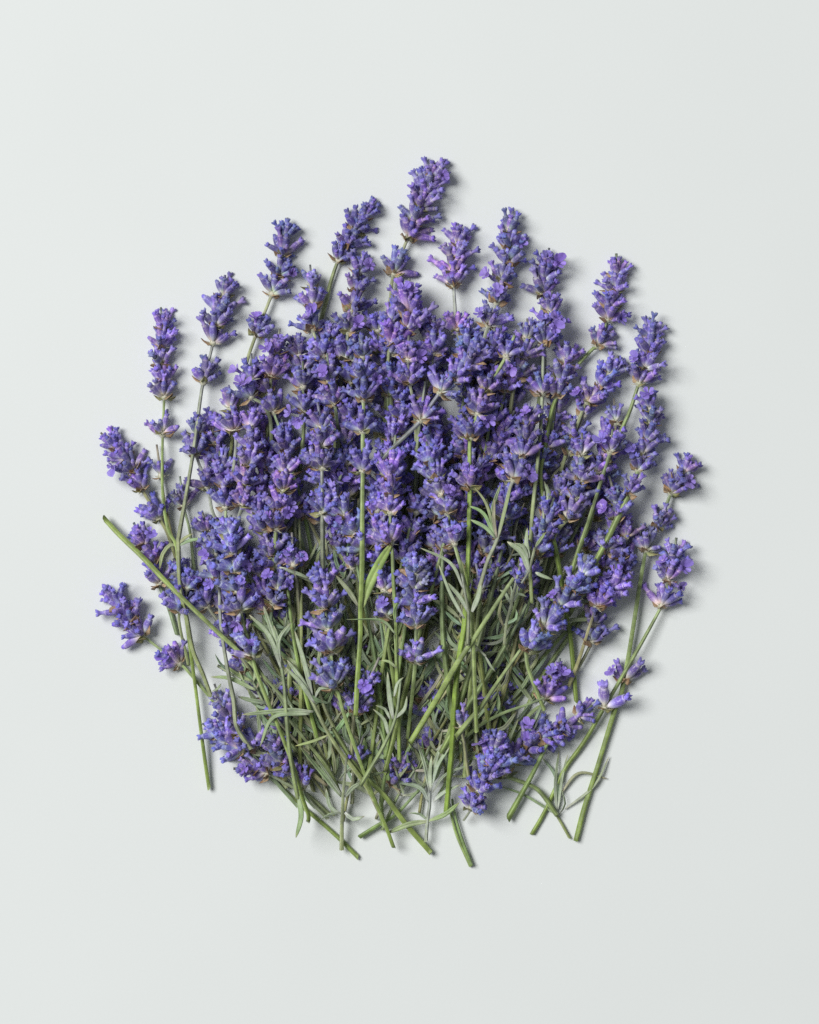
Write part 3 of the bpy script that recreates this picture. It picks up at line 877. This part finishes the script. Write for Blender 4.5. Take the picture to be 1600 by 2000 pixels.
shoot(9, "pale shoot standing upright at the bottom centre with whitish leaves", [(842, 1500), (841, 1545), (840, 1575), (836, 1600), (832, 1643)],
      [([(840, 1548), (832, 1500), (816, 1450)], 13, (1.3, 1.25, 1.6)), ([(841, 1540), (848, 1500), (861, 1455)], 12, (1.3, 1.25, 1.6)), ([(841, 1545), (840, 1510), (843, 1477)], 12, (1.35, 1.3, 1.6)),
       ([(837, 1566), (820, 1538), (767, 1525)], 12, (1.25, 1.25, 1.6)), ([(842, 1540), (855, 1495), (878, 1460)], 11, (1.2, 1.2, 1.5)), ([(845, 1548), (872, 1512), (928, 1492)], 8, (1.25, 1.2, 1.5)),
       ([(846, 1566), (866, 1548), (900, 1532)], 11, (1.35, 1.3, 1.7)), ([(836, 1603), (820, 1590), (798, 1588)], 10, (1.15, 1.2, 1.3)), ([(838, 1604), (800, 1610), (757, 1627)], 15, (1.2, 1.2, 1.1)), ([(838, 1603), (870, 1590), (897, 1568)], 13, (1.0, 1.12, .8))],
      green=(1.5, 1.4, 2.6), stem_r=4.8)
shoot(9, "grey leafy shoot with short blunt leaves under the central stems", [(782, 1330), (772, 1400), (750, 1455), (725, 1500), (705, 1535)],
      [([(768, 1404), (760, 1355), (757, 1313)], 14, L1), ([(770, 1360), (776, 1335), (788, 1323)], 11, L1), ([(773, 1402), (790, 1385), (795, 1360)], 11, L1), ([(759, 1436), (750, 1405), (729, 1385)], 13, L1), ([(762, 1405), (752, 1385), (734, 1378)], 10, L1)],
      green=(1.0, 1.06, 1.2))
shoot(8, "shoot at the bottom left of the stem ends with a curled white leaf", [(676, 1480), (670, 1540), (668, 1585), (667, 1620), (667, 1660)],
      [([(667, 1556), (630, 1510), (585, 1457)], 15, (.95, 1.02, 1.0)), ([(667, 1552), (640, 1512), (612, 1473)], 10, L1), ([(667, 1590), (645, 1575), (637, 1540)], 11, (1.25, 1.22, 1.5)), ([(672, 1585), (690, 1600), (712, 1594)], 12, (1.5, 1.4, 1.9)),
       ([(674, 1557), (690, 1538), (708, 1528)], 13, L1), ([(668, 1588), (645, 1590), (625, 1602)], 9, L1)], green=(1.25, 1.2, 1.5), stem_r=5.2)
shoot(5, "wispy leafy shoot lying apart at the lower right", [(1052, 1545), (1072, 1570), (1089, 1594), (1102, 1615), (1114, 1636)],
      [([(1086, 1585), (1086, 1520), (1058, 1478)], 9), ([(1088, 1585), (1085, 1530), (1092, 1466)], 9, L1), ([(1090, 1580), (1098, 1520), (1109, 1474)], 8, L1), ([(1092, 1555), (1130, 1510), (1187, 1521)], 9), ([(1104, 1580), (1160, 1535), (1190, 1477)], 8),
       ([(1093, 1590), (1104, 1570), (1097, 1540)], 9, L1), ([(1088, 1592), (1024, 1553), (977, 1536)], 8)], green=(1.1, 1.1, 1.0), stem_r=3.6)
shoot(9, "pale forked leaves at the joint of two stems right of centre", [(903, 1120), (914, 1185), (916, 1205), (913, 1260)],
      [([(905, 1150), (880, 1100), (821, 1070)], 11, L1), ([(907, 1208), (880, 1160), (857, 1103)], 10, L1), ([(914, 1196), (900, 1168), (873, 1137)], 11, L1), ([(922, 1195), (934, 1165), (940, 1140)], 15, L1)], green=GREY)
shoot(8, "broad grey leaf pair bent over beside the straight stem at right", [(1020, 1140), (1034, 1118), (1040, 1095), (1046, 1070)],
      [([(1034, 1118), (1020, 1080), (991, 1058)], 17, L1), ([(1032, 1092), (1022, 1068), (1005, 1061)], 12, L1), ([(1034, 1090), (1028, 1060), (1030, 1031)], 14, L1), ([(1046, 1068), (1055, 1055), (1066, 1040)], 9), ([(1046, 1118), (1058, 1124), (1080, 1132)], 10, L1)], green=GREY)
shoot(6, "small greyish shoot with ragged bits in the right green stems", [(1017, 1106), (1008, 1140), (998, 1186), (990, 1215), (985, 1260)],
      [([(998, 1180), (1000, 1155), (994, 1137)], 9, L1), ([(998, 1180), (988, 1160), (976, 1152)], 9, L1), ([(1002, 1175), (1012, 1160), (1030, 1166)], 10, L1), ([(985, 1220), (1008, 1208), (1008, 1190)], 9), ([(983, 1222), (975, 1200), (980, 1170)], 10)], green=GREY)
shoot(4, "shoot at the left base of the thin straight stem with spread leaves", [(470, 1330), (458, 1322), (440, 1310), (425, 1300)],
      [([(500, 1348), (450, 1325), (412, 1322)], 13, (1.05, 1.1, 1)), ([(442, 1308), (430, 1295), (420, 1277)], 9), ([(415, 1350), (425, 1345), (432, 1335)], 7)])
shoot(9, "leaf pair crossing behind the bright central stem", [(772, 1240), (774, 1275), (775, 1300)],
      [([(772, 1238), (745, 1212), (677, 1210)], 11, (.95, 1.05, .9)), ([(772, 1215), (772, 1190), (785, 1165)], 10, (.9, 1.05, .7)), ([(775, 1305), (760, 1292), (745, 1290)], 8)], green=VIVID)
shoot(6, "short leaf resting on the thick vivid stem", [(948, 1282), (935, 1270), (928, 1262)],
      [([(934, 1270), (905, 1270), (880, 1268)], 10, L1), ([(948, 1282), (958, 1300), (968, 1312)], 9, L1), ([(928, 1262), (915, 1290), (905, 1300)], 10)])
shoot(3, "narrow leaves beside the slender right-hand stem near its top", [(1064, 960), (1062, 1000), (1060, 1050)],
      [([(1064, 990), (1070, 965), (1063, 940)], 8, L1), ([(1066, 990), (1076, 970), (1068, 945)], 7, L1)])
shoot(4, "long leaf rising behind the pale blue left spike", [(545, 1108), (590, 1127), (620, 1140)], [([(546, 1108), (575, 1118), (605, 1130)], 11, L1), ([(652, 962), (660, 940), (668, 926)], 9, L1)], stem_r=4)

cut_stem(10, "thick green stem slanting to a square cut end below centre", [(1005, 1130), (975, 1174), (930, 1240), (891, 1297), (850, 1370), (801, 1455)], green=(1.0, 1.1, .85), stem_r=6.6)
cut_stem(7, "straight stem slanting from the curved right spike to lower left", [(1017, 1269), (972, 1331), (940, 1378), (911, 1413), (890, 1440)], green=(1.0, 1.08, .9), stem_r=5.6)
cut_stem(6, "dark green bare stem end at the bottom, right of the lowest spike", [(1075, 1440), (1055, 1482), (1030, 1530), (992, 1598)], green=(.85, 1.0, .72), stem_r=6.4)
cut_stem(6, "thick stem end pointing right at the very bottom centre", [(650, 1420), (700, 1500), (750, 1552), (792, 1610), (840, 1666)], green=(1.0, 1.1, .75), stem_r=6.2)
cut_stem(4, "stem end pointing down left under the bottom leaves", [(820, 1540), (775, 1590), (740, 1612), (703, 1636)], green=(.8, 1.0, .7), stem_r=5.2)
cut_stem(5, "folded pair of stem ends reaching lowest of all, left strand", [(872, 1560), (880, 1590), (892, 1632), (920, 1692)], green=(.95, 1.1, .75), stem_r=4.6)
cut_stem(5, "folded pair of stem ends reaching lowest of all, right strand", [(884, 1560), (890, 1592), (902, 1634), (922, 1690)], green=(.8, 1.0, .75), stem_r=4.0)
cut_stem(5, "dark stem running up from the lower right spike to the greenery", [(1062, 1362), (1030, 1375), (981, 1393), (936, 1418), (900, 1450)], green=(.85, .95, .9), stem_r=4.6)
cut_stem(4, "dark stem lying across the lower right green stems", [(1030, 1180), (1000, 1240), (960, 1310), (900, 1400), (860, 1470)], green=(.85, .95, .9), stem_r=5.4)
cut_stem(4, "thin stem with a rounded end seen just left of the bottom shoot", [(742, 1420), (757, 1480), (748, 1530), (743, 1580), (748, 1610)], green=(.9, 1.05, .85), stem_r=5)
cut_stem(5, "short stem joining two crossing leaves left of bottom centre", [(560, 1400), (600, 1450), (640, 1500), (664, 1550)], green=(1.0, 1.05, 1.0), stem_r=5.0)

SEEN = ("standing clear", "second from the left", "straight stem that ends", "hanging under its", "right shoulder, bluish", "stout green stem", "outermost sprig", "pale flower on its right",
        "lowest sprig on the left edge", "bright brown papery", "thin stem running", "straight bright stem", "four clear tiers", "very middle", "vivid green stem with", "spray of narrow",
        "curved sprig at right of", "left of the green stems", "middle of the green stems", "perched on", "diagonally across", "green bract in its")
for it in ITEMS:
    if any(k in it['label'] for k in SEEN) and it['whorls']:
        it['hide'] = 999
    if it['layer'] >= 5 and 'lift' not in it:
        it['lift'] = 4 * (it['layer'] - 3)
# --- what lies underneath: sprigs that only show in the gaps
FILL_TOP = "sprig buried in the purple heart of the bunch, mostly covered by other spikes"
FILL_LEFT = "sprig buried along the left flank of the bunch under the long stems"
FILL_RIGHT = "sprig buried along the right flank of the bunch under the long stems"
FILL_LOW = "dark sprig buried under the green stems in the lower half of the bunch"
FILL_LEAF = "leafy shoot half hidden under the crossing green stems in the lower half"


def dome(x, y):
    """inside the outline of the heap"""
    return ((x - 770) / 370) ** 2 + ((y - 1000) / 440) ** 2


FILLED = []
ORD = 'first second third fourth fifth sixth seventh eighth ninth tenth eleventh twelfth thirteenth fourteenth fifteenth sixteenth seventeenth'.split()


def fill(layer, label, x, y, ang, n, gap=34, **kw):
    dx, dy = math.sin(ang), -math.cos(ang)
    ws = []
    for i in range(n):
        d = 42 + i * gap + U(-8, 8)
        ws.append((x - dx * d, y - dy * d))
    if R() < .5:
        d += U(55, 80)
        ws.append((x - dx * d, y - dy * d))
    e = ws[-1]
    ex = 790 + (e[0] - 790) * U(.45, .75) + U(-40, 40)
    ey = min(U(1380, 1560), e[1] + U(260, 480))
    mx, my = (e[0] + ex) / 2 - dx * U(10, 40), (e[1] + ey) / 2
    lv = []
    if ey > 1130:
        for t in (U(.55, .75), U(.8, .95)):
            bx, by = e[0] + (ex - e[0]) * t, e[1] + (ey - e[1]) * t
            for sd in (-1, 1):
                L = U(50, 95); a = sd * U(.35, .8)
                lv.append(([(bx, by), (bx + sd * L * .35, by - L * .45), (bx + math.sin(a) * L, by - math.cos(a) * L)], U(9, 13)))
    sprig(layer, label, (x, y), ws, [(mx, my), (ex, ey)], leaves=lv, **kw)
    FILLED.append((label, x, y, ITEMS[-1]))


ROWS = ('top', 'second', 'third', 'fourth', 'lowest')
for row, (yy, x0, x1, n) in enumerate(((660, 560, 1040, 6), (730, 470, 1120, 8), (805, 440, 1130, 8), (885, 450, 1140, 8), (960, 470, 1150, 7))):
    for i in range(n):
        x = x0 + (x1 - x0) * (i + .5) / n + U(-24, 24)
        y = yy + U(-26, 26) + abs(x - 790) * .06
        fill(row * .5 + (.2 if i % 2 else 0), 'half-buried sprig in the %s row of the purple heart' % ROWS[row], x, y, (x - 790) / 900 + U(-.38, .38), rng.choice((3, 4, 4, 5)), flower_rate=.012)
for x, y, a in ((730, 610, -.1), (765, 590, .05), (835, 635, .1), (905, 625, .05), (965, 640, .12), (1010, 655, .2), (575, 655, -.2), (640, 620, -.12), (500, 700, -.3), (690, 640, .0)):
    fill(1.4, 'half-buried sprig along the upper rim of the purple heart', x, y, a + U(-.1, .1), 3)
for x, y, a in ((405, 800, -.25), (440, 1010, -.35), (395, 1000, -.3), (420, 1160, -.5), (340, 1090, -.6), (430, 880, -.1), (500, 1090, -.2), (560, 1030, 0.1)):
    fill(1.5, FILL_LEFT, x, y, a, 3)
for x, y, a in ((1150, 880, .35), (1190, 900, .3), (1110, 980, .25), (1210, 1000, .3), (1150, 780, .35), (1200, 820, .3), (1230, 1010, .2)):
    fill(1.5, FILL_RIGHT, x, y, a, 3)
for x, y, a in ((500, 1330, -.5), (600, 1200, -.2), (580, 1290, .2), (690, 1250, .1), (830, 1330, -.1), (960, 1240, .2), (1000, 1310, .4), (960, 1330, .2), (900, 1200, .1), (530, 1150, -.3), (450, 1240, -.4),
                (660, 1040, 0), (800, 1020, .1), (960, 1020, .1), (720, 1010, 0), (1050, 1020, .2)):
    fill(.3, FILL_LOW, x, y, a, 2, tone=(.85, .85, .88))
for lab in sorted({f[0] for f in FILLED}):
    side = 'flank' in lab
    mem = sorted((f for f in FILLED if f[0] == lab), key=lambda f: f[2] if side else f[1])
    for i, f in enumerate(mem):
        short = {FILL_LEFT: 'half-buried sprig on the left flank of the bunch', FILL_RIGHT: 'half-buried sprig on the right flank of the bunch', FILL_LOW: 'dark sprig deep under the green stems'}.get(lab, lab)
        f[3]['label'] = '%s, %s from %s' % (short, ORD[i], 'the top down' if side else 'the left')
# leafy shoots and stems that fill the green half
for i in range(30):
    while True:
        x, y = U(500, 1060), U(1120, 1540)
        if dome(x, y) < 1.25 + .0 * y and abs(x - 790) < 300 - max(0, y - 1350) * .5:
            break
    a = (x - 790) / 700 + U(-.5, .5)
    L = U(150, 260)
    dx, dy = math.sin(a), -math.cos(a)
    tip = (x + dx * L * .5, y + dy * L * .5)
    end = (x - dx * L * .5, min(1590, y - dy * L * .5))
    lv = []
    for t in (.02, .10, .38, .72):
        bx, by = tip[0] + (end[0] - tip[0]) * t, tip[1] + (end[1] - tip[1]) * t
        for sd in (-1, 1):
            ll = U(45, 105); b = a + sd * U(.18, .75)
            c = a + sd * U(.5, .9)
            lv.append(([(bx, by), (bx + math.sin(c) * ll * .45, by - math.cos(c) * ll * .45), (bx + math.sin(b) * ll, by - math.cos(b) * ll)], U(8, 13)))
    w = U(-14, 14)
    third = 'left' if x < 690 else ('right' if x > 880 else 'middle')
    shoot(.4 + 1.4 * R(), 'leafy shoot half hidden under the crossing stems in the %s of the greenery' % third, [tip, (x + w, y), end], lv, green=(U(.9, 1.25), U(.95, 1.15), U(.9, 1.5)), stem_r=U(3.0, 4.6))
for x, y, a in ((560, 1420, -.7), (600, 1500, -.6), (640, 1540, -.2), (690, 1540, .3), (730, 1560, -.4), (780, 1560, .5), (830, 1540, .2), (880, 1520, .6), (620, 1440, -.3), (700, 1470, .1), (770, 1490, -.3), (850, 1470, .3), (930, 1470, .5), (540, 1480, -.8), (960, 1520, .9)):
    dx, dy = math.sin(a), -math.cos(a)
    L = U(90, 140)
    lv = []
    for t in (.05, .45):
        bx, by = x + dx * L * (.5 - t), y + dy * L * (.5 - t)
        for sd in (-1, 1):
            ll = U(45, 85); b = a + sd * U(.25, .9); c = a + sd * U(.6, 1.1)
            lv.append(([(bx, by), (bx + math.sin(c) * ll * .45, by - math.cos(c) * ll * .45), (bx + math.sin(b) * ll, by - math.cos(b) * ll)], U(9, 14)))
    shoot(.9 + R(), 'short leafy shoot under the stem ends at the %s of the bottom edge' % ('left' if x < 660 else ('right' if x > 840 else 'middle')), [(x + dx * L * .5, y + dy * L * .5), (x + U(-8, 8), y), (x - dx * L * .5, y - dy * L * .5)], lv, green=(U(.9, 1.2), U(.95, 1.1), U(.9, 1.4)), stem_r=U(3.2, 4.6))
for i in range(18):
    x = U(560, 1040); a = (x - 790) / 800 + U(-.35, .35)
    y0, y1 = U(1000, 1120), U(1380, 1530)
    m = (y1 - y0)
    ITEMS.append(dict(layer=.3 + 2.7 * R(), name="cut_stem", label='bare stem half hidden among the crossing stems in the %s of the greenery' % ('left' if x < 690 else ('right' if x > 880 else 'middle')), group="bare cut lavender stems", tip=None, whorls=[],
                      stem=[(x + math.sin(a) * m * .5, y0), (x + U(-10, 10), (y0 + y1) / 2), (x - math.sin(a) * m * .5, y1)], category="cut stem", stem_r=U(4.2, 5.6),
                      green=(U(.8, 1.1), U(.9, 1.12), U(.75, 1.2))))



# ------------------------------------------------------------------ build, lowest layer first
tm = mk_mesh("tabletop", [(-2, -2, 0), (2, -2, 0), (2, 2, 0), (-2, 2, 0), (-2, -2, -.03), (2, -2, -.03), (2, 2, -.03), (-2, 2, -.03)],
             [(0, 1, 2, 3), (7, 6, 5, 4), (0, 4, 5, 1), (1, 5, 6, 2), (2, 6, 7, 3), (3, 7, 4, 0)], M_TABLE, smooth=False)
table = link("tabletop", tm)
table["kind"] = "structure"
table["label"] = "pale grey-white matt surface under the lavender"

ITEMS.sort(key=lambda it: it['layer'])
for it in ITEMS:
    kw = {k: v for k, v in it.items() if k != 'layer'}
    make_sprig(**kw)
